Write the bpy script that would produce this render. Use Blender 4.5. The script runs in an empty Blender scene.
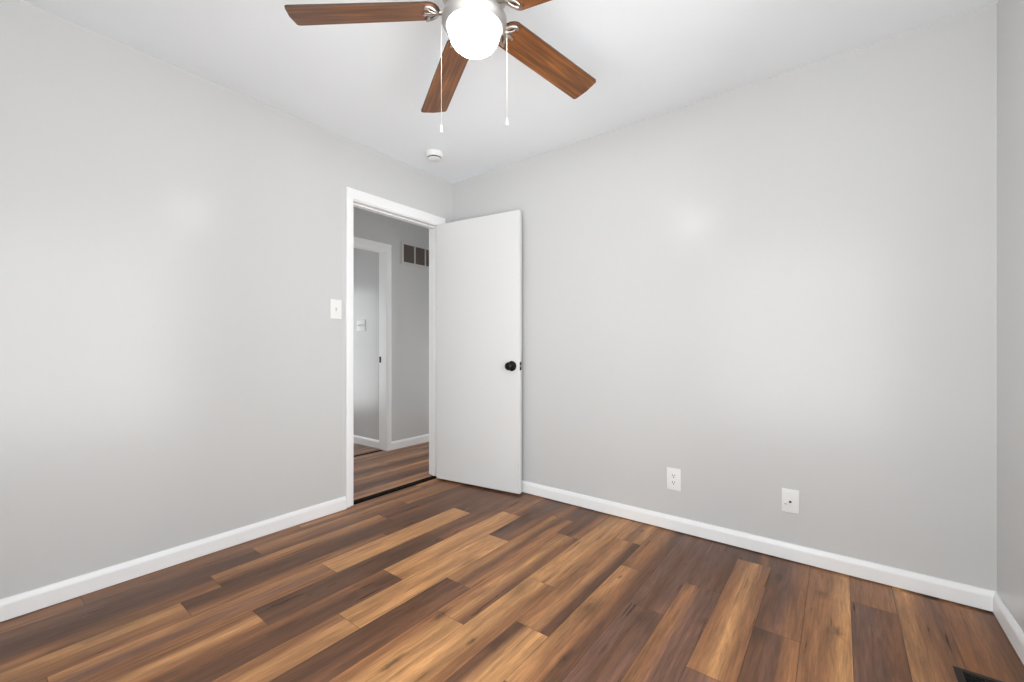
import bpy, bmesh, math, random
from mathutils import Vector, Matrix

scene = bpy.context.scene
COL = scene.collection
PI = math.pi
random.seed(7)

# ------------------------------------------------------------------ camera
CAM = (2.579, -2.537, 1.06)
cd = bpy.data.cameras.new('camera')
cam = bpy.data.objects.new('camera', cd)
COL.objects.link(cam)
cam.location = CAM
cam.rotation_euler = (PI / 2, 0, math.radians(37.513))
cd.sensor_width = 36.0
cd.lens = 426.6 / 1024 * 36
cd.shift_y = 6.7 / 1024
cd.clip_start = 0.02
scene.camera = cam

# ------------------------------------------------------------------ room dimensions (metres)
H = 2.44                 # ceiling height
RX = 3.079               # right wall
RY = -2.86               # rear wall, behind the camera
WT = 0.115               # partition thickness
HX = -1.10               # hall wall opposite the doorway
OY = 0.165               # wall seen through the far doorway
OX = -2.90               # far side of the other room
HN, HS, HE = 2.00, -1.15, -1.15   # hall far end, far room end, hall near end
D0, D1, DH = -0.922, -0.150, 2.045      # bedroom doorway
E0, E1 = -0.625, 0.140                  # doorway across the hall
W1 = (1.35, 3.00, 0.12, 2.28)           # added rear wall window   x0 x1 z0 z1
W2 = (-2.78, -1.05, 0.12, 2.28)         # added right wall window  y0 y1 z0 z1
W3 = (-1.08, -0.25, 0.15, 1.95)           # added other room window  y0 y1 z0 z1
W4 = (-1.06, -0.16, 0.05, 1.50)           # added hall end window    x0 x1 z0 z1

# ------------------------------------------------------------------ sky, daylight, exposure
SKY = 2.45
LAMP = 20.0
scene.view_settings.view_transform = 'Standard'
scene.view_settings.look = 'None'
scene.view_settings.gamma = 1.0
scene.view_settings.use_curve_mapping = False
scene.view_settings.exposure = 0.59
scene.cycles.use_denoising = True
scene.cycles.max_bounces = 14
scene.cycles.diffuse_bounces = 10
scene.cycles.transparent_max_bounces = 12
scene.cycles.sample_clamp_indirect = 12.0

world = bpy.data.worlds.new('daylight')
scene.world = world
world.use_nodes = True
wn = world.node_tree
wn.nodes.clear()
wo = wn.nodes.new('ShaderNodeOutputWorld')
wb = wn.nodes.new('ShaderNodeBackground')
tc = wn.nodes.new('ShaderNodeTexCoord')
sx = wn.nodes.new('ShaderNodeSeparateXYZ')
mr = wn.nodes.new('ShaderNodeMapRange')
mr.inputs['From Min'].default_value = -0.06
mr.inputs['From Max'].default_value = 0.10
cr = wn.nodes.new('ShaderNodeMix')
cr.data_type = 'RGBA'
cr.inputs[6].default_value = (2.10, 2.15, 2.19, 1)     # unseen ground, made brighter than the sky to light the ceiling
cr.inputs[7].default_value = (1.72, 1.78, 1.82, 1)      # pale overcast sky
wn.links.new(tc.outputs['Generated'], sx.inputs[0])
wn.links.new(sx.outputs['Z'], mr.inputs['Value'])
wn.links.new(mr.outputs['Result'], cr.inputs[0])
wn.links.new(cr.outputs[2], wb.inputs['Color'])
wb.inputs['Strength'].default_value = SKY
wn.links.new(wb.outputs[0], wo.inputs['Surface'])


def portal(name, loc, rot, w, h):  # guides sky light in through one of the added windows
    ld = bpy.data.lights.new(name, 'AREA')
    ld.shape = 'RECTANGLE'
    ld.size, ld.size_y = w, h
    ld.cycles.is_portal = True
    o = bpy.data.objects.new(name, ld)
    COL.objects.link(o)
    o.location, o.rotation_euler = loc, rot


portal('added_window_portal_rear', ((W1[0] + W1[1]) / 2, RY - 0.13, (W1[2] + W1[3]) / 2), (PI / 2, 0, 0), W1[1] - W1[0], W1[3] - W1[2])
portal('added_window_portal_right', (RX + 0.13, (W2[0] + W2[1]) / 2, (W2[2] + W2[3]) / 2), (PI / 2, 0, PI / 2), W2[1] - W2[0], W2[3] - W2[2])
portal('added_window_portal_other', (OX - 0.13, (W3[0] + W3[1]) / 2, (W3[2] + W3[3]) / 2), (PI / 2, 0, -PI / 2), W3[1] - W3[0], W3[3] - W3[2])

portal('added_window_portal_hall', ((W4[0] + W4[1]) / 2, HN + 0.13, (W4[2] + W4[3]) / 2), (-PI / 2, 0, 0), W4[1] - W4[0], W4[3] - W4[2])


# ------------------------------------------------------------------ material helpers
def lin(c):
    def f(v):
        v /= 255.0
        return v / 12.92 if v <= 0.04045 else ((v + 0.055) / 1.055) ** 2.4
    return (f(c[0]), f(c[1]), f(c[2]), 1.0)


def mat(name, rgb, rough=0.5, metal=0.0, spec=0.5, bump=None, var=0.0, vscale=3.0, coat=0.0):
    m = bpy.data.materials.new(name)
    m.use_nodes = True
    nt = m.node_tree
    b = nt.nodes['Principled BSDF']
    b.inputs['Base Color'].default_value = lin(rgb)
    b.inputs['Roughness'].default_value = rough
    b.inputs['Metallic'].default_value = metal
    b.inputs['Specular IOR Level'].default_value = spec
    if coat:
        b.inputs['Coat Weight'].default_value = coat
        b.inputs['Coat Roughness'].default_value = 0.15
    t = nt.nodes.new('ShaderNodeTexCoord')
    if var:
        n = nt.nodes.new('ShaderNodeTexNoise')
        n.inputs['Scale'].default_value = vscale
        n.inputs['Detail'].default_value = 4
        nt.links.new(t.outputs['Object'], n.inputs['Vector'])
        mx = nt.nodes.new('ShaderNodeMix')
        mx.data_type = 'RGBA'
        c = lin(rgb)
        mx.inputs[6].default_value = (c[0] * (1 - var), c[1] * (1 - var), c[2] * (1 - var), 1)
        mx.inputs[7].default_value = (min(1, c[0] * (1 + var)), min(1, c[1] * (1 + var)), min(1, c[2] * (1 + var)), 1)
        nt.links.new(n.outputs['Fac'], mx.inputs[0])
        nt.links.new(mx.outputs[2], b.inputs['Base Color'])
    if bump:
        n2 = nt.nodes.new('ShaderNodeTexNoise')
        n2.inputs['Scale'].default_value = bump[0]
        n2.inputs['Detail'].default_value = 3
        nt.links.new(t.outputs['Object'], n2.inputs['Vector'])
        bp = nt.nodes.new('ShaderNodeBump')
        bp.inputs['Strength'].default_value = bump[1]
        bp.inputs['Distance'].default_value = 0.002
        nt.links.new(n2.outputs['Fac'], bp.inputs['Height'])
        nt.links.new(bp.outputs['Normal'], b.inputs['Normal'])
    return m


M_WALL = mat('pale_grey_wall_paint', (195, 195, 194), 0.255, spec=0.36, bump=(120, 0.06), var=0.012, vscale=2)
M_CEIL = mat('flat_white_ceiling_paint', (239, 243, 246), 0.85, spec=0.2, bump=(160, 0.15), var=0.01)
M_TRIM = mat('white_trim_enamel', (231, 231, 231), 0.35, bump=(60, 0.04), var=0.008)
M_DOOR = mat('white_door_enamel', (210, 210, 209), 0.42, bump=(40, 0.05), var=0.01)
M_PLASTIC = mat('white_plastic', (224, 224, 222), 0.35, var=0.005)
M_SLOT = mat('dark_slot', (38, 37, 36), 0.6, var=0.05)
M_BLACK = mat('matte_black_metal', (7, 7, 7), 0.5, spec=0.25, var=0.1, vscale=30)
M_RUBBER = mat('black_transition_strip', (6, 5, 5), 0.8, spec=0.15, var=0.15, vscale=20)
M_NICKEL = mat('brushed_nickel', (186, 180, 174), 0.28, metal=1.0, bump=(300, 0.05), var=0.04, vscale=40)
M_PAN = mat('satin_nickel_pan', (172, 169, 166), 0.5, metal=0.85, var=0.02, vscale=20)
M_CHAIN = mat('pale_bead_chain', (188, 180, 164), 0.4, metal=0.5, var=0.03, vscale=80)
M_FOB = mat('white_chain_pendant', (212, 210, 206), 0.4, var=0.01)
M_LOUVRE = mat('brown_grey_louvre', (92, 82, 76), 0.7, var=0.12, vscale=40)  # one brown-grey tone for slats and backing
M_GRILLE = mat('grey_painted_grille', (192, 190, 185), 0.45, var=0.02, vscale=20)
M_REG = mat('dark_bronze_register', (46, 38, 34), 0.45, metal=0.5, var=0.12, vscale=30)


def glass_mat():
    m = bpy.data.materials.new('window_glass')
    m.use_nodes = True
    nt = m.node_tree
    nt.nodes.clear()
    o = nt.nodes.new('ShaderNodeOutputMaterial')
    mx = nt.nodes.new('ShaderNodeMixShader')
    tr = nt.nodes.new('ShaderNodeBsdfTransparent')
    gl = nt.nodes.new('ShaderNodeBsdfGlossy')
    fr = nt.nodes.new('ShaderNodeFresnel')
    fr.inputs['IOR'].default_value = 1.3
    gl.inputs['Roughness'].default_value = 0.02
    nt.links.new(fr.outputs[0], mx.inputs[0])
    nt.links.new(tr.outputs[0], mx.inputs[1])
    nt.links.new(gl.outputs[0], mx.inputs[2])
    nt.links.new(mx.outputs[0], o.inputs['Surface'])
    return m


M_GLASS = glass_mat()


def globe_mat():
    m = bpy.data.materials.new('lit_frosted_glass')
    m.use_nodes = True
    b = m.node_tree.nodes['Principled BSDF']
    b.inputs['Base Color'].default_value = (0.9, 0.9, 0.88, 1)
    b.inputs['Roughness'].default_value = 0.35
    b.inputs['Emission Color'].default_value = (1.0, 0.975, 0.93, 1)
    b.inputs['Emission Strength'].default_value = LAMP
    return m


M_GLOBE = globe_mat()


def blade_mat():
    m = bpy.data.materials.new('walnut_blade_veneer')
    m.use_nodes = True
    nt = m.node_tree
    b = nt.nodes['Principled BSDF']
    b.inputs['Roughness'].default_value = 0.38
    t = nt.nodes.new('ShaderNodeTexCoord')
    mp = nt.nodes.new('ShaderNodeMapping')
    mp.inputs['Scale'].default_value = (2.2, 34, 10)
    n = nt.nodes.new('ShaderNodeTexNoise')
    n.inputs['Scale'].default_value = 1.6
    n.inputs['Detail'].default_value = 6
    n.inputs['Distortion'].default_value = 0.5
    r = nt.nodes.new('ShaderNodeValToRGB')
    e = r.color_ramp.elements
    e[0].position, e[0].color = 0.28, lin((64, 37, 18))
    e[1].position, e[1].color = 0.75, lin((150, 95, 42))
    k = r.color_ramp.elements.new(0.5)
    k.color = lin((106, 63, 29))
    nt.links.new(t.outputs['Object'], mp.inputs['Vector'])
    nt.links.new(mp.outputs[0], n.inputs['Vector'])
    nt.links.new(n.outputs['Fac'], r.inputs[0])
    nt.links.new(r.outputs[0], b.inputs['Base Color'])
    return m


M_BLADE = blade_mat()
M_BLADE_EDGE = mat('dark_blade_edge', (58, 36, 24), 0.45, var=0.1, vscale=30)

# knots and cathedral marks that show on the real boards: x, y, half width, half length, depth
KNOTS = [
    (1.386, -1.645, 0.012, 0.060, 0.62), (1.324, -1.360, 0.016, 0.050, 0.55), (1.526, -1.402, 0.010, 0.030, 0.60),
    (1.835, -1.271, 0.017, 0.050, 0.62), (1.767, -0.971, 0.036, 0.095, 0.60), (1.774, -0.669, 0.008, 0.018, 0.65),
    (1.604, -1.362, 0.022, 0.060, 0.45), (1.673, -0.123, 0.009, 0.022, 0.60), (2.519, -0.269, 0.022, 0.045, 0.50),
    (2.575, -0.536, 0.014, 0.040, 0.58), (2.362, -0.229, 0.020, 0.050, 0.40), (1.921, -1.157, 0.010, 0.040, 0.45),
    (1.461, -1.023, 0.040, 0.110, 0.50), (2.049, -0.542, 0.020, 0.060, 0.35), (0.903, -0.477, 0.006, 0.015, 0.55),
    (2.160, -0.773, 0.016, 0.035, 0.35), (1.960, -0.905, 0.030, 0.050, 0.30), (0.950, -1.000, 0.020, 0.120, 0.30),
]


def floor_mat():
    m = bpy.data.materials.new('vinyl_plank_floor')
    m.use_nodes = True
    nt = m.node_tree
    N, L = nt.nodes, nt.links
    b = N['Principled BSDF']
    at = N.new('ShaderNodeAttribute')
    at.attribute_name = 'plank_tone'
    tcn = N.new('ShaderNodeTexCoord')
    # shift the grain from board to board
    off = N.new('ShaderNodeVectorMath')
    off.operation = 'SCALE'
    cmb = N.new('ShaderNodeCombineXYZ')
    cmb.inputs[0].default_value = 1.7
    cmb.inputs[1].default_value = 5.3
    cmb.inputs[2].default_value = 9.1
    L.new(cmb.outputs[0], off.inputs[0])
    L.new(at.outputs['Alpha'], off.inputs['Scale'])
    add = N.new('ShaderNodeVectorMath')
    add.operation = 'ADD'
    L.new(tcn.outputs['Object'], add.inputs[0])
    L.new(off.outputs[0], add.inputs[1])

    def noise(sc, scale, detail, dist=0.0, rough=0.5):
        mp = N.new('ShaderNodeMapping')
        mp.inputs['Scale'].default_value = sc
        n = N.new('ShaderNodeTexNoise')
        n.inputs['Scale'].default_value = scale
        n.inputs['Detail'].default_value = detail
        n.inputs['Roughness'].default_value = rough
        n.inputs['Distortion'].default_value = dist
        L.new(add.outputs[0], mp.inputs['Vector'])
        L.new(mp.outputs[0], n.inputs['Vector'])
        return n.outputs['Fac']

    def mrange(v, a, bb, c, d):
        r = N.new('ShaderNodeMapRange')
        r.inputs['From Min'].default_value = a
        r.inputs['From Max'].default_value = bb
        r.inputs['To Min'].default_value = c
        r.inputs['To Max'].default_value = d
        L.new(v, r.inputs['Value'])
        return r.outputs['Result']

    def mul(a, bb):
        r = N.new('ShaderNodeMath')
        r.operation = 'MULTIPLY'
        L.new(a, r.inputs[0])
        if isinstance(bb, float):
            r.inputs[1].default_value = bb
        else:
            L.new(bb, r.inputs[1])
        return r.outputs[0]

    broad = mrange(noise((13, 1.5, 1), 1.0, 4, 0.9), 0.25, 0.75, 0.62, 1.36)
    grain = mrange(noise((70, 2.6, 1), 1.0, 5, 0.3, 0.6), 0.3, 0.7, 0.70, 1.26)
    fine = mrange(noise((230, 9, 1), 1.0, 3, 0.0, 0.6), 0.3, 0.7, 0.82, 1.16)
    swirl = mrange(noise((30, 3.4, 1), 1.0, 4, 2.6, 0.6), 0.32, 0.68, 0.85, 1.13)
    tone = mul(mul(mul(broad, grain), fine), swirl)
    vor = N.new('ShaderNodeTexVoronoi')
    vor.inputs['Scale'].default_value = 1.0
    mpk = N.new('ShaderNodeMapping')
    mpk.inputs['Scale'].default_value = (5.2, 1.9, 1)
    wob = N.new('ShaderNodeTexNoise')
    wob.inputs['Scale'].default_value = 14
    wob.inputs['Detail'].default_value = 2
    L.new(tcn.outputs['Object'], wob.inputs['Vector'])
    wsc = N.new('ShaderNodeVectorMath')
    wsc.operation = 'SCALE'
    wsc.inputs['Scale'].default_value = 0.05
    L.new(wob.outputs['Color'], wsc.inputs[0])
    ad2 = N.new('ShaderNodeVectorMath')
    ad2.operation = 'ADD'
    L.new(add.outputs[0], ad2.inputs[0])
    L.new(wsc.outputs[0], ad2.inputs[1])
    L.new(ad2.outputs[0], mpk.inputs['Vector'])
    L.new(mpk.outputs[0], vor.inputs['Vector'])
    knot = mrange(vor.outputs['Distance'], 0.03, 0.20, 0.66, 1.0)
    tone = mul(tone, knot)
    kd = N.new('ShaderNodeVectorMath')       # ragged coordinates for the knots
    kd.operation = 'ADD'
    wk = N.new('ShaderNodeTexNoise')
    wk.inputs['Scale'].default_value = 32
    wk.inputs['Detail'].default_value = 3
    L.new(tcn.outputs['Object'], wk.inputs['Vector'])
    wks = N.new('ShaderNodeVectorMath')
    wks.operation = 'MULTIPLY_ADD'
    wks.inputs[1].default_value = (0.022, 0.05, 0)
    wks.inputs[2].default_value = (-0.011, -0.025, 0)
    L.new(wk.outputs['Color'], wks.inputs[0])
    L.new(tcn.outputs['Object'], kd.inputs[0])
    L.new(wks.outputs[0], kd.inputs[1])
    for kx_, ky_, rx_, ry_, st_ in KNOTS:
        q = N.new('ShaderNodeVectorMath')
        q.operation = 'MULTIPLY_ADD'
        q.inputs[1].default_value = (1 / rx_, 1 / ry_, 0)
        q.inputs[2].default_value = (-kx_ / rx_, -ky_ / ry_, 0)
        L.new(kd.outputs[0], q.inputs[0])
        ln = N.new('ShaderNodeVectorMath')
        ln.operation = 'LENGTH'
        L.new(q.outputs[0], ln.inputs[0])
        tone = mul(tone, mrange(ln.outputs['Value'], 0.2, 1.3, 1.0 - st_, 1.0))
    mx = N.new('ShaderNodeVectorMath')
    mx.operation = 'SCALE'
    L.new(at.outputs['Color'], mx.inputs[0])
    L.new(tone, mx.inputs['Scale'])
    L.new(mx.outputs[0], b.inputs['Base Color'])
    b.inputs['Specular IOR Level'].default_value = 0.30
    L.new(mrange(noise((70, 2.6, 1), 1.0, 4), 0.3, 0.7, 0.27, 0.40), b.inputs['Roughness'])
    bp = N.new('ShaderNodeBump')
    bp.inputs['Strength'].default_value = 0.12
    bp.inputs['Distance'].default_value = 0.001
    L.new(noise((160, 6, 1), 1.0, 4), bp.inputs['Height'])
    L.new(bp.outputs['Normal'], b.inputs['Normal'])
    return m


M_FLOOR = floor_mat()


# ------------------------------------------------------------------ mesh helpers
def box(bm, x0, x1, y0, y1, z0, z1, bev=0.0, seg=2):
    r = bmesh.ops.create_cube(bm, size=1.0)
    vs = r['verts']
    for v in vs:
        v.co = Vector(((x0 + x1) / 2 + v.co.x * (x1 - x0), (y0 + y1) / 2 + v.co.y * (y1 - y0), (z0 + z1) / 2 + v.co.z * (z1 - z0)))
    if bev:
        es = list({e for v in vs for e in v.link_edges})
        bmesh.ops.bevel(bm, geom=es, offset=bev, segments=seg, affect='EDGES', profile=0.5)
    return bm


def lathe(bm, prof, n=40, M=None, cap0=True, cap1=True):
    """prof: list of (r, z); revolve about local Z, then apply matrix M."""
    rings = []
    for r, z in prof:
        ring = []
        for i in range(n):
            a = 2 * PI * i / n
            p = Vector((r * math.cos(a), r * math.sin(a), z))
            ring.append(bm.verts.new(M @ p if M else p))
        rings.append(ring)
    for a, b in zip(rings, rings[1:]):
        for i in range(n):
            bm.faces.new((a[i], a[(i + 1) % n], b[(i + 1) % n], b[i]))
    if cap0:
        bm.faces.new(list(reversed(rings[0])))
    if cap1:
        bm.faces.new(rings[-1])
    return bm


def tube(bm, pts, rad, n=10):
    """Swept round bar through pts with radius rad (number or list)."""
    pts = [Vector(p) for p in pts]
    rings = []
    up = Vector((0, 0, 1))
    for i, p in enumerate(pts):
        d = (pts[min(i + 1, len(pts) - 1)] - pts[max(i - 1, 0)]).normalized()
        s = d.cross(up)
        if s.length < 1e-4:
            s = d.cross(Vector((1, 0, 0)))
        s.normalize()
        t = s.cross(d)
        r = rad[i] if isinstance(rad, (list, tuple)) else rad
        rings.append([bm.verts.new(p + r * (math.cos(2 * PI * k / n) * s + math.sin(2 * PI * k / n) * t)) for k in range(n)])
    for a, b in zip(rings, rings[1:]):
        for i in range(n):
            bm.faces.new((a[i], a[(i + 1) % n], b[(i + 1) % n], b[i]))
    bm.faces.new(list(reversed(rings[0])))
    bm.faces.new(rings[-1])
    return bm


def prism(bm, outline, z0, z1):
    """Closed outline (list of (x, y)) pulled from z0 to z1."""
    lo = [bm.verts.new((x, y, z0)) for x, y in outline]
    hi = [bm.verts.new((x, y, z1)) for x, y in outline]
    n = len(outline)
    bm.faces.new(list(reversed(lo)))
    bm.faces.new(hi)
    for i in range(n):
        bm.faces.new((lo[i], lo[(i + 1) % n], hi[(i + 1) % n], hi[i]))
    return bm


def obj(name, bm, m, parent=None, smooth=None, loc=None, rot=None):
    bmesh.ops.recalc_face_normals(bm, faces=bm.faces[:])
    me = bpy.data.meshes.new(name)
    bm.to_mesh(me)
    bm.free()
    if smooth is not None:
        for p in me.polygons:
            p.use_smooth = True
        me.set_sharp_from_angle(angle=math.radians(smooth))
    me.materials.append(m)
    o = bpy.data.objects.new(name, me)
    COL.objects.link(o)
    if loc:
        o.location = loc
    if rot:
        o.rotation_euler = rot
    if parent:
        o.parent = parent
    return o


def empty(name, loc=(0, 0, 0), rot=(0, 0, 0)):
    o = bpy.data.objects.new(name, None)
    o.empty_display_size = 0.05
    COL.objects.link(o)
    o.location, o.rotation_euler = loc, rot
    return o


def tag(o, label, cat, kind=None, group=None):
    o['label'] = label
    o['category'] = cat
    if kind:
        o['kind'] = kind
    if group:
        o['group'] = group
    return o


def struct(name, bm, m, label, cat, smooth=None):
    return tag(obj(name, bm, m, smooth=smooth), label, cat, 'structure')


NEW = bmesh.new

# ------------------------------------------------------------------ walls and ceiling
HO = 0.018   # jamb board thickness
bm = NEW()
box(bm, -WT, 0, RY - WT, D0 - HO, 0, H)
box(bm, -WT, 0, D1 + HO, 0, 0, H)
box(bm, -WT, 0, D0 - HO, D1 + HO, DH + HO, H)
struct('wall_left', bm, M_WALL, 'pale grey painted wall with the open doorway', 'wall')

bm = NEW()
box(bm, 0 - WT, RX + 0.15, 0, WT, 0, H)
struct('wall_back', bm, M_WALL, 'pale grey painted wall behind the open white door', 'wall')

bm = NEW()
box(bm, RX, RX + 0.15, RY - 0.15, W2[0], 0, H)
box(bm, RX, RX + 0.15, W2[1], 0, 0, H)
box(bm, RX, RX + 0.15, W2[0], W2[1], 0, W2[2])
box(bm, RX, RX + 0.15, W2[0], W2[1], W2[3], H)
struct('wall_right', bm, M_WALL, 'sliver of pale grey wall at the right edge', 'wall')

bm = NEW()
box(bm, -WT, W1[0], RY - 0.15, RY, 0, H)
box(bm, W1[1], RX, RY - 0.15, RY, 0, H)
box(bm, W1[0], W1[1], RY - 0.15, RY, 0, W1[2])
box(bm, W1[0], W1[1], RY - 0.15, RY, W1[3], H)
struct('wall_rear', bm, M_WALL, 'grey wall with added windows behind the viewer', 'wall')

bm = NEW()
box(bm, HX - WT, HX, HS, E0 - HO, 0, H)
box(bm, HX - WT, HX, E1 + HO, HN, 0, H)
box(bm, HX - WT, HX, E0 - HO, E1 + HO, DH + HO, H)
struct('wall_hall', bm, M_WALL, 'grey hallway wall seen through the doorway, carrying the return air grille', 'wall')

bm = NEW()
box(bm, HX - WT, W4[0], HN, HN + WT, 0, H)
box(bm, W4[1], -WT, HN, HN + WT, 0, H)
box(bm, W4[0], W4[1], HN, HN + WT, 0, W4[2])
box(bm, W4[0], W4[1], HN, HN + WT, W4[3], H)
struct('wall_hall_end', bm, M_WALL, 'end wall of the hallway, out of sight', 'wall')
bm = NEW()
box(bm, OX, HX - WT, HS - WT, HS, 0, H)
struct('wall_far_room_end', bm, M_WALL, 'end wall of the room across the hall, out of sight', 'wall')
bm = NEW()
box(bm, HX, -WT, HE - WT, HE, 0, H)
struct('wall_hall_south', bm, M_WALL, 'near end wall of the hallway, out of sight', 'wall')
bm = NEW()
box(bm, -WT, 0, WT, HN + WT, 0, H)
struct('wall_hall_side', bm, M_WALL, 'hallway side wall beyond the bedroom corner', 'wall')
bm = NEW()
box(bm, OX, HX - WT, OY, OY + WT, 0, H)
struct('wall_far_room', bm, M_WALL, 'grey wall of the room across the hall, with the switch plate', 'wall')
bm = NEW()
box(bm, OX - 0.15, OX, HS - WT, W3[0], 0, H)
box(bm, OX - 0.15, OX, W3[1], OY + WT, 0, H)
box(bm, OX - 0.15, OX, W3[0], W3[1], 0, W3[2])
box(bm, OX - 0.15, OX, W3[0], W3[1], W3[3], H)
struct('wall_far_window', bm, M_WALL, 'wall with an added window in the room across the hall, out of sight', 'wall')

bm = NEW()
box(bm, -WT, RX + 0.15, RY - 0.15, 0, H, H + 0.1)
box(bm, -WT, RX + 0.15, 0, WT, H, H + 0.1)
box(bm, OX - 0.15, -WT, HS - WT, HN + WT, H, H + 0.1)
box(bm, -WT, 0, WT, HN + WT, H, H + 0.1)
struct('ceiling', bm, M_CEIL, 'flat white ceiling carrying the fan', 'ceiling')

# ------------------------------------------------------------------ plank floor
TONE = {
    'L': (182, 133, 87), 'l': (166, 118, 77), 'M': (143, 98, 64), 'm': (122, 82, 55),
    'O': (150, 98, 60), 'D': (98, 66, 46), 'd': (112, 76, 54), 'P': (110, 78, 62),
    'p': (126, 90, 72), 'G': (96, 70, 55), 'K': (74, 49, 35),
}
PW, PX, PL = 0.1472, 0.113 - 0.1472, 0.915
ROWS = {  # board joint, then tones of the boards from the rear of the room to the back wall
    0: (-1.30, ['MMM', 'MMm', 'Mlm', 'lMm']),
    1: (-1.585, ['MDD', 'mDD', 'lMm', 'lMM']),
    2: (-1.82, ['mDM', 'DmM', 'lMD', 'dDm']),
    3: (-1.97, ['lML', 'LlM', 'DDM', 'dDd', 'DDm']),
    4: (-1.445, ['MlM', 'lpM', 'LLL', 'dDd']),
    5: (-1.81, ['DML', 'MLM', 'DDD', 'dDm']),
    6: (-1.295, ['mDm', 'mDD', 'LLl', 'MMd']),
    7: (-1.61, ['LLl', 'MLl', 'LlL', 'DGm']),
    8: (-1.16, ['DDM', 'DDd', 'lDM', 'MDD']),
    9: (-1.355, ['MLL', 'MLL', 'MLm', 'DDM']),
    10: (-0.927, ['LLM', 'LLM', 'LLl', 'MMM']),
    11: (-1.215, ['MLL', 'DLL', 'MlD', 'lMl']),
    12: (-0.558, ['MLM', 'mLL', 'lMD', 'MMD']),
    13: (-0.83, ['lLM', 'LLM', 'PDP', 'PDP']),
    14: (-0.53, ['MpP', 'MPP', 'MPP', 'PPD']),
    15: (-1.06, ['pPM', 'PpM', 'MLM', 'DDm']),
    16: (-0.69, ['PLl', 'PLl', 'DPM', 'DPM']),
    17: (-0.95, ['MlL', 'MlL', 'MML', 'MML']),
    18: (-0.26, ['PPM', 'PPm', 'PPm', 'MMM']),
    19: (-0.95, ['LMD', 'LMD', 'lMm', 'LMD']),
    20: (-0.95, ['lMd', 'OMd', 'OMd', 'OMd']),
}


def build_planks(name, boards, label):
    """boards: (x0, x1, y0, y1, tones). Every board has its own tone across its width; grooves between."""
    bm = NEW()
    cl = bm.loops.layers.float_color.new('plank_tone')
    g = 0.0007
    for x0, x1, y0, y1, tones in boards:
        seed = random.random()
        cs = [lin(TONE[t]) for t in tones]
        stops = [0.0, 0.22, 0.5, 0.78, 1.0]
        across = [cs[0], cs[0], cs[1], cs[2], cs[2]]
        ny = max(1, int((y1 - y0) / 0.16))
        jit = [[random.uniform(0.92, 1.08) for _ in stops] for _ in range(ny + 1)]
        V, K = [], []
        for j in range(ny + 1):
            y = y0 + g + (y1 - y0 - 2 * g) * j / ny
            V.append([bm.verts.new((x0 + g + (x1 - x0 - 2 * g) * s, y, 0.0)) for s in stops])
            K.append([tuple(c * jit[j][i] for c in across[i][:3]) + (seed,) for i in range(5)])
        for j in range(ny):
            for i in range(4):
                f = bm.faces.new((V[j][i], V[j][i + 1], V[j + 1][i + 1], V[j + 1][i]))
                for lp, (a, b) in zip(f.loops, ((j, i), (j, i + 1), (j + 1, i + 1), (j + 1, i))):
                    lp[cl] = K[a][b]
    # groove bed under the boards
    xs = [b[0] for b in boards] + [b[1] for b in boards]
    ys = [b[2] for b in boards] + [b[3] for b in boards]
    lo, hi = (min(xs), min(ys)), (max(xs), max(ys))
    tb = box(NEW(), lo[0] - 0.06, hi[0] + 0.06, lo[1] - 0.06, hi[1] + 0.06, -0.05, -0.0012)
    tl = tb.loops.layers.float_color.new('plank_tone')
    for f in tb.faces:
        for lp in f.loops:
            lp[tl] = lin((48, 33, 25))[:3] + (0.5,)
    tmp = bpy.data.meshes.new('tmp')
    tb.to_mesh(tmp)
    tb.free()
    bm.from_mesh(tmp)
    bpy.data.meshes.remove(tmp)
    me = bpy.data.meshes.new(name)
    bm.to_mesh(me)
    bm.free()
    me.materials.append(M_FLOOR)
    o = bpy.data.objects.new(name, me)
    COL.objects.link(o)
    return tag(o, label, 'floor', 'structure')


boards = []
for r, (j0, tl) in ROWS.items():
    x0, x1 = max(PX + r * PW, -0.018), (RX if r == 20 else PX + (r + 1) * PW)
    cuts = [c for c in (j0 + k * PL for k in range(-5, 5)) if RY < c < -0.01]
    ed = [RY] + cuts + [0.0]
    tl = tl[-(len(ed) - 1):] if len(tl) >= len(ed) - 1 else [tl[0]] * (len(ed) - 1 - len(tl)) + tl
    for k in range(len(ed) - 1):
        boards.append((x0, x1, ed[k], ed[k + 1], tl[k]))
build_planks('floor', boards, 'brown wood-look plank floor of the bedroom')

boards = []
seq = ['lpL', 'mdP', 'LMO', 'DmM', 'lLM', 'mMO', 'lDM', 'mDO']
for r in range(24):
    x1 = -0.08 - r * PW
    x0 = max(x1 - PW, OX)
    j0 = random.uniform(-0.9, 0)
    ed = [HS] + [c for c in (j0 + k * PL for k in range(-4, 4)) if HS < c < HN] + [HN]
    for k in range(len(ed) - 1):
        t = seq[r % 8] if ed[k] < 0.3 and ed[k + 1] > -1.0 else random.choice(seq)
        boards.append((x0, x1, ed[k], ed[k + 1], t))
    if x0 <= OX:
        break
build_planks('floor_hall', boards, 'brown plank floor of the hallway beyond the black strip')


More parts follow.
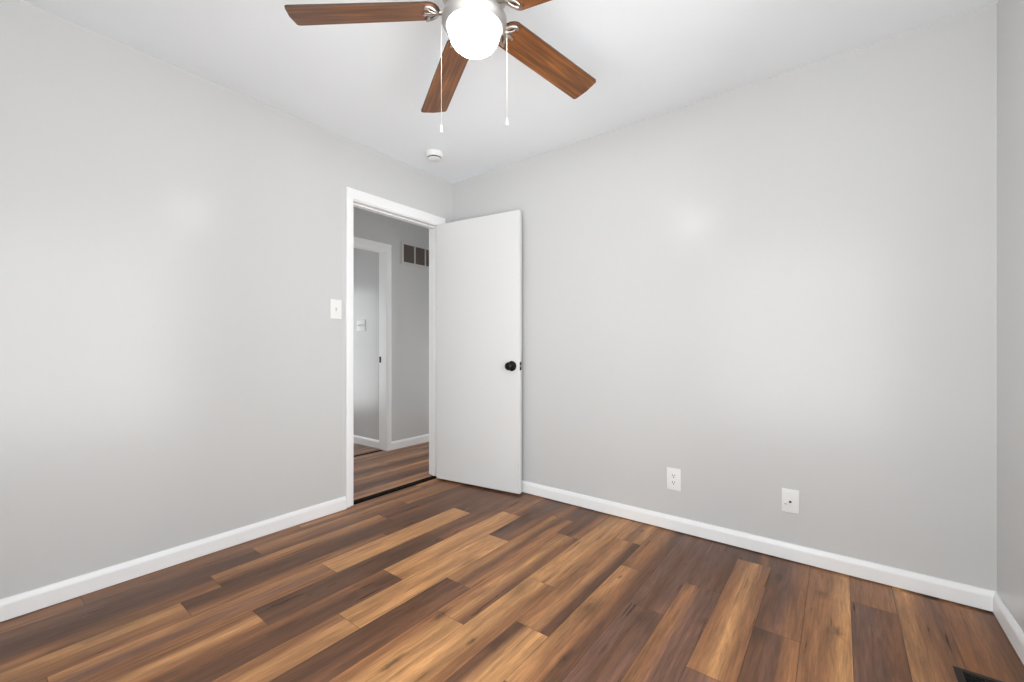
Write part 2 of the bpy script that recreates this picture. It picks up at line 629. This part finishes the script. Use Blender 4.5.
# ------------------------------------------------------------------ trim
def base_profile(bm, p0, p1, nrm, h=0.088, t=0.013, z0=0.003, m0=0.0, m1=0.0):
    """Baseboard run along p0 -> p1 (x, y), standing off the wall along nrm; m0/m1 = mitre pull-in."""
    prof = [(0, z0), (t, z0), (t, h - 0.022), (t - 0.002, h - 0.014), (t - 0.006, h - 0.005), (t - 0.009, h), (0, h)]
    d = Vector((p1[0] - p0[0], p1[1] - p0[1])).normalized()
    ends = []
    for (px, py), mm, sg in ((p0, m0, 1), (p1, m1, -1)):
        ends.append([bm.verts.new((px + nrm[0] * a + d.x * sg * mm * a / t, py + nrm[1] * a + d.y * sg * mm * a / t, z)) for a, z in prof])
    n = len(prof)
    for i in range(n):
        bm.faces.new((ends[0][i], ends[0][(i + 1) % n], ends[1][(i + 1) % n], ends[1][i]))
    bm.faces.new(ends[0])
    bm.faces.new(list(reversed(ends[1])))


CW = 0.052   # casing width
HK = 1.3     # the head casing is a little wider than the legs
bm = NEW()
base_profile(bm, (0, RY), (0, D0 - CW - 0.005), (1, 0), h=0.085, t=0.015, m0=0.013)
struct('baseboard_left', bm, M_TRIM, 'white baseboard along the left wall up to the door casing', 'baseboard')
bm = NEW()
base_profile(bm, (0, 0), (RX, 0), (0, -1), h=0.084, t=0.018, z0=0.006, m0=0.018, m1=0.014)
struct('baseboard_back', bm, M_TRIM, 'white baseboard along the back wall under the outlets', 'baseboard')
bm = NEW()
base_profile(bm, (RX, 0), (RX, RY), (-1, 0), h=0.084, t=0.014, z0=0.004, m0=0.018, m1=0.013)
struct('baseboard_right', bm, M_TRIM, 'white baseboard along the right wall', 'baseboard')
bm = NEW()
base_profile(bm, (RX, RY), (0, RY), (0, 1), m0=0.013, m1=0.013)
struct('baseboard_rear', bm, M_TRIM, 'white baseboard under the added rear window, behind the viewer', 'baseboard')
bm = NEW()
base_profile(bm, (HX, E1 + CW + 0.005), (HX, HN), (1, 0))
struct('baseboard_hall', bm, M_TRIM, 'white baseboard of the hallway wall under the grille', 'baseboard')
bm = NEW()
base_profile(bm, (OX, OY), (HX - WT - 0.001, OY), (0, -1))
struct('baseboard_far_room', bm, M_TRIM, 'white baseboard in the room across the hall', 'baseboard')


def casing(bm, xf, sgn, y0, y1, zh, z0):
    """Three-sided casing on a wall face at x = xf, standing off along sgn; y0..y1, zh = inner edges."""
    prof = [(0.0, 0.0), (0.0, 0.010), (0.006, 0.012), (0.012, 0.0145), (0.042, 0.0165), (0.049, 0.0165), (CW, 0.013), (CW, 0.0)]
    rings = []
    for corner in range(4):
        ring = []
        for a, t in prof:
            if corner == 0:
                p = (xf + sgn * t, y0 - a, z0)
            elif corner == 1:
                p = (xf + sgn * t, y0 - a, zh + a * HK)
            elif corner == 2:
                p = (xf + sgn * t, y1 + a, zh + a * HK)
            else:
                p = (xf + sgn * t, y1 + a, z0)
            ring.append(bm.verts.new(p))
        rings.append(ring)
    n = len(prof)
    for a, b in zip(rings, rings[1:]):
        for i in range(n):
            bm.faces.new((a[i], a[(i + 1) % n], b[(i + 1) % n], b[i]))
    bm.faces.new(rings[0])
    bm.faces.new(list(reversed(rings[-1])))


def frame(x0, x1, y0, y1, zh, zb, stop_x):
    bm = NEW()
    box(bm, x0, x1, y0 - HO, y0, zb, zh + HO, 0.001, 1)
    box(bm, x0, x1, y1, y1 + HO, zb, zh + HO, 0.001, 1)
    box(bm, x0, x1, y0, y1, zh, zh + HO, 0.001, 1)
    if stop_x:
        box(bm, stop_x[0], stop_x[1], y0, y0 + 0.011, zb, zh - 0.011, 0.002, 1)
        box(bm, stop_x[0], stop_x[1], y1 - 0.011, y1, zb, zh - 0.011, 0.002, 1)
        box(bm, stop_x[0], stop_x[1], y0, y1, zh - 0.011, zh, 0.002, 1)
    casing(bm, x1, 1, y0 - 0.004, y1 + 0.004, zh + 0.006, zb)
    casing(bm, x0, -1, y0 - 0.004, y1 + 0.004, zh + 0.006, zb)
    return bm


t1 = struct('trim_1', frame(-WT - 0.001, 0.001, D0, D1, DH, 0.012, (-0.075, -0.040)), M_TRIM,
            'white casing and jamb around the open bedroom doorway', 'door frame', 40)
t2 = struct('trim_2', frame(HX - WT - 0.001, HX + 0.001, E0, E1, DH, 0.004, None), M_TRIM,
            'white casing around the doorway across the hall', 'door frame', 40)
bm = NEW()
box(bm, HX - WT + 0.002, HX - WT + 0.032, E1 - 0.0025, E1 + 0.001, 0.905, 0.968, 0.001, 1)
o = obj('strike_plate', bm, M_BLACK, t2)
o['label'] = 'small black strike plate'

bm = NEW()
prism(bm, [(-0.082, 0.0), (-0.018, 0.0), (-0.020, 0.005), (-0.034, 0.008), (-0.066, 0.008), (-0.080, 0.005)], D0 + 0.0115, D1 - 0.0115)
for v in bm.verts:
    x, y, z = v.co
    v.co = (x, z, y + 0.0005)
struct('trim_3', bm, M_RUBBER, 'black floor transition strip lying across the bedroom doorway', 'threshold')

bm = NEW()
prism(bm, [(HX - WT + 0.035, 0.0), (HX - WT + 0.055, 0.0), (HX - WT + 0.052, 0.005), (HX - WT + 0.038, 0.005)], E0 + 0.0005, E1 - 0.0005)
for v in bm.verts:
    x, y, z = v.co
    v.co = (x, z, y + 0.0005)
struct('trim_4', bm, M_RUBBER, 'thin dark strip across the floor of the far doorway', 'threshold')


# ------------------------------------------------------------------ windows (all unseen, added and sized to bring in daylight)
def window(name, w, h, loc, rotz, label, n=1):
    """Double hung window in local XZ, room side toward -Y; opening centred on the origin."""
    root = empty(name, loc, (0, 0, rotz))
    tag(root, label, 'window', 'structure')
    f = NEW()
    t = 0.03
    for a in (-1, 1):
        x = a * (w / 2 - t / 2)
        box(f, x - t / 2, x + t / 2, 0.02, 0.11, -h / 2, h / 2)
        z = a * (h / 2 - t / 2)
        box(f, -w / 2 + t, w / 2 - t, 0.02, 0.11, z - t / 2, z + t / 2)
    obj('window_frame', f, M_TRIM, root)
    c = NEW()
    k = 0.057
    for a in (-1, 1):
        x = a * (w / 2 + k / 2)
        box(c, x - k / 2, x + k / 2, -0.016, 0.0, -h / 2, h / 2 + k, 0.002, 1)
    box(c, -w / 2, w / 2, -0.016, 0.0, h / 2, h / 2 + k, 0.002, 1)
    obj('window_casing', c, M_TRIM, root)
    s = NEW()
    box(s, -w / 2 - 0.07, w / 2 + 0.07, -0.05, 0.02, -h / 2 - 0.02, -h / 2, 0.003, 2)
    obj('window_sill', s, M_TRIM, root)
    W = w - 2 * t
    for i in range(1, n):
        m = NEW()
        x = -W / 2 + W * i / n
        box(m, x - 0.02, x + 0.02, 0.02, 0.11, -h / 2 + t, h / 2 - t)
        obj('mullion', m, M_TRIM, root)
    q = 0.03
    for i in range(n):
        xa = -W / 2 + W * i / n + (0.02 if i else 0)
        xb = -W / 2 + W * (i + 1) / n - (0.02 if i < n - 1 else 0)
        for z0, z1, y in ((-h / 2 + t, 0.015, 0.04), (-0.015, h / 2 - t, 0.075)):
            sh = NEW()
            box(sh, xa, xa + q, y, y + 0.025, z0, z1)
            box(sh, xb - q, xb, y, y + 0.025, z0, z1)
            box(sh, xa + q, xb - q, y, y + 0.025, z0, z0 + q)
            box(sh, xa + q, xb - q, y, y + 0.025, z1 - q, z1)
            so = obj('sash', sh, M_TRIM, root)
            g = NEW()
            box(g, xa + q, xb - q, y + 0.011, y + 0.015, z0 + q, z1 - q)
            obj('pane', g, M_GLASS, so)
    return root


window('added_window_1', W1[1] - W1[0], W1[3] - W1[2], ((W1[0] + W1[1]) / 2, RY, (W1[2] + W1[3]) / 2), PI, 'added row of unseen white double hung windows in the rear wall, sized for daylight', 3)
window('added_window_2', W2[1] - W2[0], W2[3] - W2[2], (RX, (W2[0] + W2[1]) / 2, (W2[2] + W2[3]) / 2), -PI / 2, 'added pair of unseen white double hung windows in the right wall, sized for daylight', 2)
window('added_window_3', W3[1] - W3[0], W3[3] - W3[2], (OX, (W3[0] + W3[1]) / 2, (W3[2] + W3[3]) / 2), PI / 2, 'added pair of unseen white double hung windows lighting the room across the hall', 2)
window('added_window_4', W4[1] - W4[0], W4[3] - W4[2], ((W4[0] + W4[1]) / 2, HN, (W4[2] + W4[3]) / 2), 0, 'added unseen white window lighting the hallway from its far end')

# ------------------------------------------------------------------ the open door
TH = math.radians(7.6)
door = empty('door_1', (0.006, -0.155, 0), (0, 0, TH))
tag(door, 'white flat slab door standing open against the back wall', 'door', 'structure')
DWD, DT = 0.762, 0.035          # local x along the door, -y toward the viewer
bm = NEW()
box(bm, 0.002, DWD, -DT, 0, 0.014, 2.046, 0.002, 2)
obj('door_panel', bm, M_DOOR, door)
kx, kz = DWD - 0.061, 0.928
for sgn, y0, nm in ((-1, -DT, 'door_knob'), (1, 0.0, 'door_knob')):
    Mx = Matrix.Translation((kx, y0, kz)) @ Matrix.Rotation(PI / 2 if sgn < 0 else -PI / 2, 4, 'X')
    bm = NEW()
    s = 1.0 if sgn < 0 else 0.62
    lathe(bm, [(0.0365, 0.0), (0.037, 0.004), (0.034, 0.008), (0.020, 0.011), (0.0125, 0.014), (0.0115, 0.026 * s), (0.015, 0.032 * s),
               (0.023, 0.037 * s), (0.0285, 0.045 * s), (0.0290, 0.052 * s), (0.026, 0.059 * s), (0.018, 0.0635 * s), (0.008, 0.065 * s)], 32, Mx)
    k = obj(nm, bm, M_BLACK, door, 40)
    k['label'] = 'round matte black door knob'
bm = NEW()
box(bm, DWD - 0.0005, DWD + 0.0012, -DT / 2 - 0.0125, -DT / 2 + 0.0125, kz - 0.030, kz + 0.030, 0.0005, 1)
lp = obj('latch_plate', bm, M_BLACK, door)
lp['label'] = 'black latch plate on the door edge'
bm = NEW()
prism(bm, [(DWD + 0.001, -0.022), (DWD + 0.010, -0.0215), (DWD + 0.008, -0.0125), (DWD + 0.001, -0.012)], kz - 0.008, kz + 0.008)
obj('latch_bolt', bm, M_NICKEL, lp)
for z in (0.22, 1.03, 1.84):
    bm = NEW()
    lathe(bm, [(0.0055, z - 0.044), (0.0055, z + 0.044)], 14, Matrix.Translation((0.0, 0.0055, 0)))
    lathe(bm, [(0.004, z + 0.044), (0.0045, z + 0.047), (0.002, z + 0.050)], 14, Matrix.Translation((0.0, 0.0055, 0)))
    box(bm, 0.0005, 0.0022, -0.030, 0.004, z - 0.044, z + 0.044)
    obj('hinge', bm, M_PLASTIC, door, 40)

# ------------------------------------------------------------------ ceiling fan
FX, FY, ZB = 1.551, -1.417, 2.26
fan = empty('ceiling_fan', (FX, FY, H))
tag(fan, 'five-blade ceiling fan with walnut blades, nickel motor and lit bowl light', 'ceiling fan')
bm = NEW()
lathe(bm, [(0.088, 0.0), (0.090, -0.006), (0.086, -0.020), (0.078, -0.040), (0.092, -0.056), (0.118, -0.066), (0.124, -0.080), (0.124, -0.118),
           (0.118, -0.132), (0.100, -0.142), (0.085, -0.150), (0.080, -0.190)], 56)
obj('motor_housing', bm, M_NICKEL, fan, 35)
bm = NEW()
lathe(bm, [(0.079, -0.186), (0.090, -0.196), (0.106, -0.207), (0.1135, -0.215), (0.115, -0.222), (0.1135, -0.232), (0.107, -0.243), (0.100, -0.250), (0.095, -0.250), (0.0925, -0.243)], 64)
obj('light_pan', bm, M_PAN, fan, 35)
bm = NEW()
prof = [(0.0895, -0.244)]
for i in range(1, 16):
    a = PI / 2 * i / 16
    prof.append((0.0920 * math.cos(a) ** 0.62, -0.249 - 0.077 * math.sin(a)))
prof.append((0.008, -0.3262))
lathe(bm, prof, 56)
g = obj('light_bowl', bm, M_GLOBE, fan, 60)
g['label'] = 'lit frosted glass bowl'

R0, R1, BW = 0.122, 0.629, 0.129
PITCH, DROOP, TILT, SPIN = math.radians(-12.9), 0.088, 0.033, 223.28
BLADE_ME = IRON_ME = None


def blade_outline(grow=0.0):
    pts = []
    hw = BW / 2
    for i in range(9):                       # rounded root
        a = PI / 2 + PI * i / 8
        pts.append((R0 + 0.040 + 0.040 * math.cos(a) * abs(math.cos(a)) ** 0.2, (hw - 0.006) * math.sin(a)))
    def corner(cx, cy, r, a0, a1):
        for i in range(6):
            a = a0 + (a1 - a0) * i / 5
            pts.append((cx + r * math.cos(a), cy + r * math.sin(a)))
    pts.append((R0 + 0.16, -hw + 0.004))
    corner(R1 - 0.014, -hw + 0.012, 0.012, -PI / 2, -0.1)
    pts.append((R1 + 0.003, 0.0))
    corner(R1 - 0.014, hw - 0.012, 0.012, 0.1, PI / 2)
    pts.append((R0 + 0.16, hw - 0.004))
    if grow:
        cx = (R0 + R1) / 2
        pts = [(cx + (x - cx) * (1 + grow / ((R1 - R0) / 2)), y * (1 + grow / hw)) for x, y in pts]
    return pts


def build_blade():
    bm = NEW()
    prism(bm, blade_outline(), -0.003, 0.003)
    me = bpy.data.meshes.new('blade')
    bmesh.ops.recalc_face_normals(bm, faces=bm.faces[:])
    for f in bm.faces:
        f.material_index = 0 if abs(f.normal.z) > 0.5 else 1
    bm.to_mesh(me)
    bm.free()
    me.materials.append(M_BLADE)
    me.materials.append(M_BLADE_EDGE)
    return me


def build_iron():
    """Bracket under the blade root: arm from the motor and a pierced shield with three screws."""
    bm = NEW()
    tube(bm, [(0.082, 0, 0.012), (0.100, 0, 0.000), (0.118, 0, -0.006), (0.134, 0, -0.0075)], [0.010, 0.009, 0.008, 0.008], 12)
    for s in (-1, 1):                        # two curved horns and inner loops
        tube(bm, [(0.130, 0, -0.0075), (0.134, s * 0.018, -0.007), (0.145, s * 0.034, -0.0065), (0.158, s * 0.043, -0.006), (0.170, s * 0.042, -0.006)],
             [0.0075, 0.007, 0.0065, 0.006, 0.0065], 10)
        tube(bm, [(0.138, 0, -0.007), (0.150, s * 0.010, -0.0065), (0.160, s * 0.020, -0.006), (0.166, s * 0.034, -0.006)], [0.006, 0.005, 0.0045, 0.004], 10)
        lathe(bm, [(0.0065, -0.0125), (0.0065, -0.004)], 14, Matrix.Translation((0.168, s * 0.042, 0)))
    tube(bm, [(0.134, 0, -0.0075), (0.154, 0, -0.007), (0.176, 0, -0.0065)], [0.008, 0.006, 0.006], 10)
    lathe(bm, [(0.0065, -0.0125), (0.0065, -0.004)], 14, Matrix.Translation((0.176, 0, 0)))
    bmesh.ops.recalc_face_normals(bm, faces=bm.faces[:])
    me = bpy.data.meshes.new('blade_bracket')
    bm.to_mesh(me)
    bm.free()
    for p in me.polygons:
        p.use_smooth = True
    me.set_sharp_from_angle(angle=math.radians(50))
    me.materials.append(M_NICKEL)
    return me


BLADE_ME, IRON_ME = build_blade(), build_iron()
for i in range(5):
    a = math.radians(SPIN + 72 * i)
    bo = bpy.data.objects.new('blade', BLADE_ME)
    COL.objects.link(bo)
    bo.parent = fan
    bo.location = (0, 0, ZB - H)
    bo.rotation_euler = (Matrix.Rotation(TILT, 3, 'X') @ Matrix.Rotation(a, 3, 'Z') @ Matrix.Rotation(DROOP, 3, 'Y') @ Matrix.Rotation(PITCH, 3, 'X')).to_euler()
    io = bpy.data.objects.new('blade_bracket', IRON_ME)
    COL.objects.link(io)
    io.parent = bo

for ang, zend in ((214, 1.831), (52, 1.868)):
    a = math.radians(ang)
    px, py = 0.119 * math.cos(a), 0.119 * math.sin(a)
    bm = NEW()
    tube(bm, [(0.111 * math.cos(a), 0.111 * math.sin(a), -0.222), (px, py, -0.2235)], 0.0035, 10)
    prof = []
    z = -0.225
    while z > zend + 0.025 - H:              # ball chain
        prof += [(0.0005, z), (0.0010, z - 0.0014), (0.0010, z - 0.0026), (0.0005, z - 0.004)]
        z -= 0.0042
    lathe(bm, prof, 8, Matrix.Translation((px, py, 0)))
    ch = obj('pull_chain', bm, M_CHAIN, fan, 60)
    bm = NEW()
    e = zend - H
    lathe(bm, [(0.0015, e + 0.024), (0.0028, e + 0.021), (0.0034, e + 0.015), (0.0050, e + 0.007), (0.0060, e + 0.001), (0.0045, e - 0.003), (0.002, e - 0.004)], 18,
          Matrix.Translation((px, py, 0)))
    obj('chain_pendant', bm, M_FOB, ch, 40)

# ------------------------------------------------------------------ smoke detector
sd = empty('smoke_detector', (0.302, -0.474, H))
tag(sd, 'small round white smoke detector on the ceiling near the doorway corner', 'smoke detector')
bm = NEW()
lathe(bm, [(0.059, 0.0), (0.060, -0.004), (0.060, -0.020), (0.057, -0.031), (0.052, -0.035)], 48)
obj('mounting_base', bm, M_PLASTIC, sd, 35)
bm = NEW()
lathe(bm, [(0.046, -0.035), (0.046, -0.042)], 48)
v_ = obj('vent_ring', bm, M_SLOT, sd, 35)
v_['label'] = 'dark vent gap'
bm = NEW()
lathe(bm, [(0.040, -0.041), (0.046, -0.0415), (0.046, -0.045), (0.041, -0.049), (0.030, -0.052), (0.016, -0.053), (0.004, -0.0535)], 48)
lathe(bm, [(0.008, -0.0525), (0.0075, -0.055), (0.002, -0.0555)], 20, Matrix.Translation((0.014, -0.008, 0)))
obj('detector_cover', bm, M_PLASTIC, sd, 35)


# ------------------------------------------------------------------ wall plates; local XZ plate, room side toward -Y
def plate_mesh(w, h, t=0.0065):
    bm = NEW()
    box(bm, -w / 2, w / 2, -t, 0.0, -h / 2, h / 2, 0.0022, 3)
    return bm


def screw(parent, x, z, y):
    bm = NEW()
    lathe(bm, [(0.0032, 0.0), (0.003, 0.0010), (0.0018, 0.0014)], 14, Matrix.Translation((x, y, z)) @ Matrix.Rotation(PI / 2, 4, 'X'))
    return obj('screw', bm, M_PLASTIC, parent, 40)


def toggle(parent, x):
    bm = NEW()
    box(bm, x - 0.0055, x + 0.0055, -0.0072, -0.006, -0.0125, 0.0125, 0.0004, 1)
    s = obj('switch_slot', bm, M_GRILLE, parent)
    bm = NEW()
    prism(bm, [(-0.006, -0.006), (-0.0185, 0.004), (-0.0175, 0.011), (-0.006, 0.006)], x - 0.0038, x + 0.0038)
    for v in bm.verts:
        a, b, c = v.co
        v.co = (c, a, b)
    return obj('toggle', bm, M_PLASTIC, s)


sw = empty('light_switch', (0.0, -1.046, 1.309), (0, 0, PI / 2))
tag(sw, 'white single toggle light switch on the left wall beside the door casing', 'light switch')
obj('wall_plate', plate_mesh(0.078, 0.124), M_PLASTIC, sw, 30)
toggle(sw, 0)
screw(sw, 0, 0.030, -0.0065)
screw(sw, 0, -0.030, -0.0065)

ou = empty('power_outlet', (1.817, 0.0, 0.2985))
tag(ou, 'white duplex power outlet low on the back wall, nearer the door', 'power outlet')
obj('wall_plate', plate_mesh(0.080, 0.126), M_PLASTIC, ou, 30)
for dz in (0.0195, -0.0195):
    bm = NEW()
    pts = []
    for i in range(24):
        a = 2 * PI * i / 24
        pts.append((0.0165 * math.cos(a), max(-0.0145, min(0.0145, 0.0175 * math.sin(a)))))
    prism(bm, pts, 0.0, 0.0095)
    for v in bm.verts:
        a, b, c = v.co
        v.co = (a, -c, b + dz)
    rc = obj('receptacle', bm, M_PLASTIC, ou, 30)
    for x, h in ((-0.0063, 0.0095), (0.0063, 0.0075)):
        bm = NEW()
        box(bm, x - 0.0017, x + 0.0017, -0.0101, -0.009, dz + 0.003 - h / 2, dz + 0.003 + h / 2)
        obj('slot', bm, M_SLOT, rc)
    bm = NEW()
    lathe(bm, [(0.0032, 0.0), (0.0032, 0.0011)], 14, Matrix.Translation((0, -0.009, dz - 0.0075)) @ Matrix.Rotation(PI / 2, 4, 'X'))
    obj('ground_hole', bm, M_SLOT, rc)
screw(ou, 0, 0, -0.0065)

cx = empty('cable_jack_plate', (2.385, 0.0, 0.296))
tag(cx, 'white cable jack plate with one dark hole, low on the back wall toward the right', 'wall jack')
obj('wall_plate', plate_mesh(0.074, 0.116), M_PLASTIC, cx, 30)
bm = NEW()
lathe(bm, [(0.0085, 0.0), (0.0085, 0.003), (0.0065, 0.0032), (0.0065, 0.008), (0.0060, 0.0085)], 6, Matrix.Translation((0, -0.006, -0.002)) @ Matrix.Rotation(PI / 2, 4, 'X'))
cj = obj('cable_socket', bm, M_PLASTIC, cx)
bm = NEW()
lathe(bm, [(0.0058, 0.0), (0.0058, 0.0006)], 18, Matrix.Translation((0, -0.0142, -0.002)) @ Matrix.Rotation(PI / 2, 4, 'X'))
obj('socket_hole', bm, M_SLOT, cj)
bm = NEW()
box(bm, -0.027, -0.012, -0.0105, -0.006, -0.016, -0.004, 0.0008, 1)
pj = obj('jack_cover', bm, M_PLASTIC, cx)
bm = NEW()
box(bm, -0.026, -0.013, -0.0095, -0.0062, -0.0185, -0.0158)
obj('jack_slot', bm, M_SLOT, pj)
screw(cx, 0, 0.041, -0.0065)
screw(cx, 0, -0.041, -0.0065)

s3 = empty('light_switch', (-1.575, OY, 1.304))
tag(s3, 'white triple toggle switch plate in the room across the hall', 'light switch')
obj('wall_plate', plate_mesh(0.165, 0.120), M_PLASTIC, s3, 30)
for x in (-0.046, 0, 0.046):
    toggle(s3, x)

# ------------------------------------------------------------------ return air grille on the hall wall
gr = empty('return_air_grille', (HX, 0.583, 2.068), (0, 0, PI / 2))
tag(gr, 'rectangular return air grille with brown slots high on the hallway wall', 'air vent')
GW, GH = 0.514, 0.236
bm = NEW()
f = 0.033
box(bm, -GW / 2, -GW / 2 + f, -0.008, 0, -GH / 2, GH / 2, 0.002, 1)
box(bm, GW / 2 - f, GW / 2, -0.008, 0, -GH / 2, GH / 2, 0.002, 1)
box(bm, -GW / 2 + f, GW / 2 - f, -0.008, 0, -GH / 2, -GH / 2 + f * 0.75, 0.002, 1)
box(bm, -GW / 2 + f, GW / 2 - f, -0.008, 0, GH / 2 - f * 0.75, GH / 2, 0.002, 1)
for k in (-1, 1):
    x = k * (GW - 2 * f) / 6
    box(bm, x - 0.010, x + 0.010, -0.0075, 0, -GH / 2 + f * 0.75, GH / 2 - f * 0.75, 0.001, 1)
obj('grille_frame', bm, M_GRILLE, gr)
bm = NEW()
box(bm, -GW / 2 + f, GW / 2 - f, -0.002, 0, -GH / 2 + f * 0.75, GH / 2 - f * 0.75)
nl = 16
for i in range(nl):
    z = -GH / 2 + f * 0.75 + (GH - 1.5 * f) * (i + 0.5) / nl
    q = bmesh.ops.create_cube(bm, size=1.0)['verts']
    for v in q:
        p = Vector((v.co.x * (GW - 2 * f), v.co.y * 0.0012, v.co.z * 0.011))
        p.rotate(Matrix.Rotation(math.radians(38), 3, 'X'))
        v.co = p + Vector((0, -0.0045, z))
lv = obj('louvre_panel', bm, M_LOUVRE, gr)
lv['label'] = 'brown louvred slots'

# ------------------------------------------------------------------ floor register near the right wall
rg = empty('floor_register', (2.949, -0.673, 0.0))
tag(rg, 'dark metal floor register by the right wall at the bottom corner', 'floor vent')
bm = NEW()
a, b, t = 0.072, 0.150, 0.020
box(bm, -a, -a + t, -b, b, 0.0005, 0.006, 0.002, 1)
box(bm, a - t, a, -b, b, 0.0005, 0.006, 0.002, 1)
box(bm, -a + t, a - t, -b, -b + t, 0.0005, 0.006, 0.002, 1)
box(bm, -a + t, a - t, b - t, b, 0.0005, 0.006, 0.002, 1)
obj('register_frame', bm, M_REG, rg)
bm = NEW()
box(bm, -a + t, a - t, -b + t, b - t, 0.0004, 0.0012)
for i in range(22):
    y = -b + t + (2 * b - 2 * t) * (i + 0.5) / 22
    box(bm, -a + t, a - t, y - 0.0022, y + 0.0022, 0.001, 0.0042)
box(bm, -0.004, 0.004, -b + t, b - t, 0.001, 0.0048)
obj('register_louvres', bm, M_BLACK, rg)
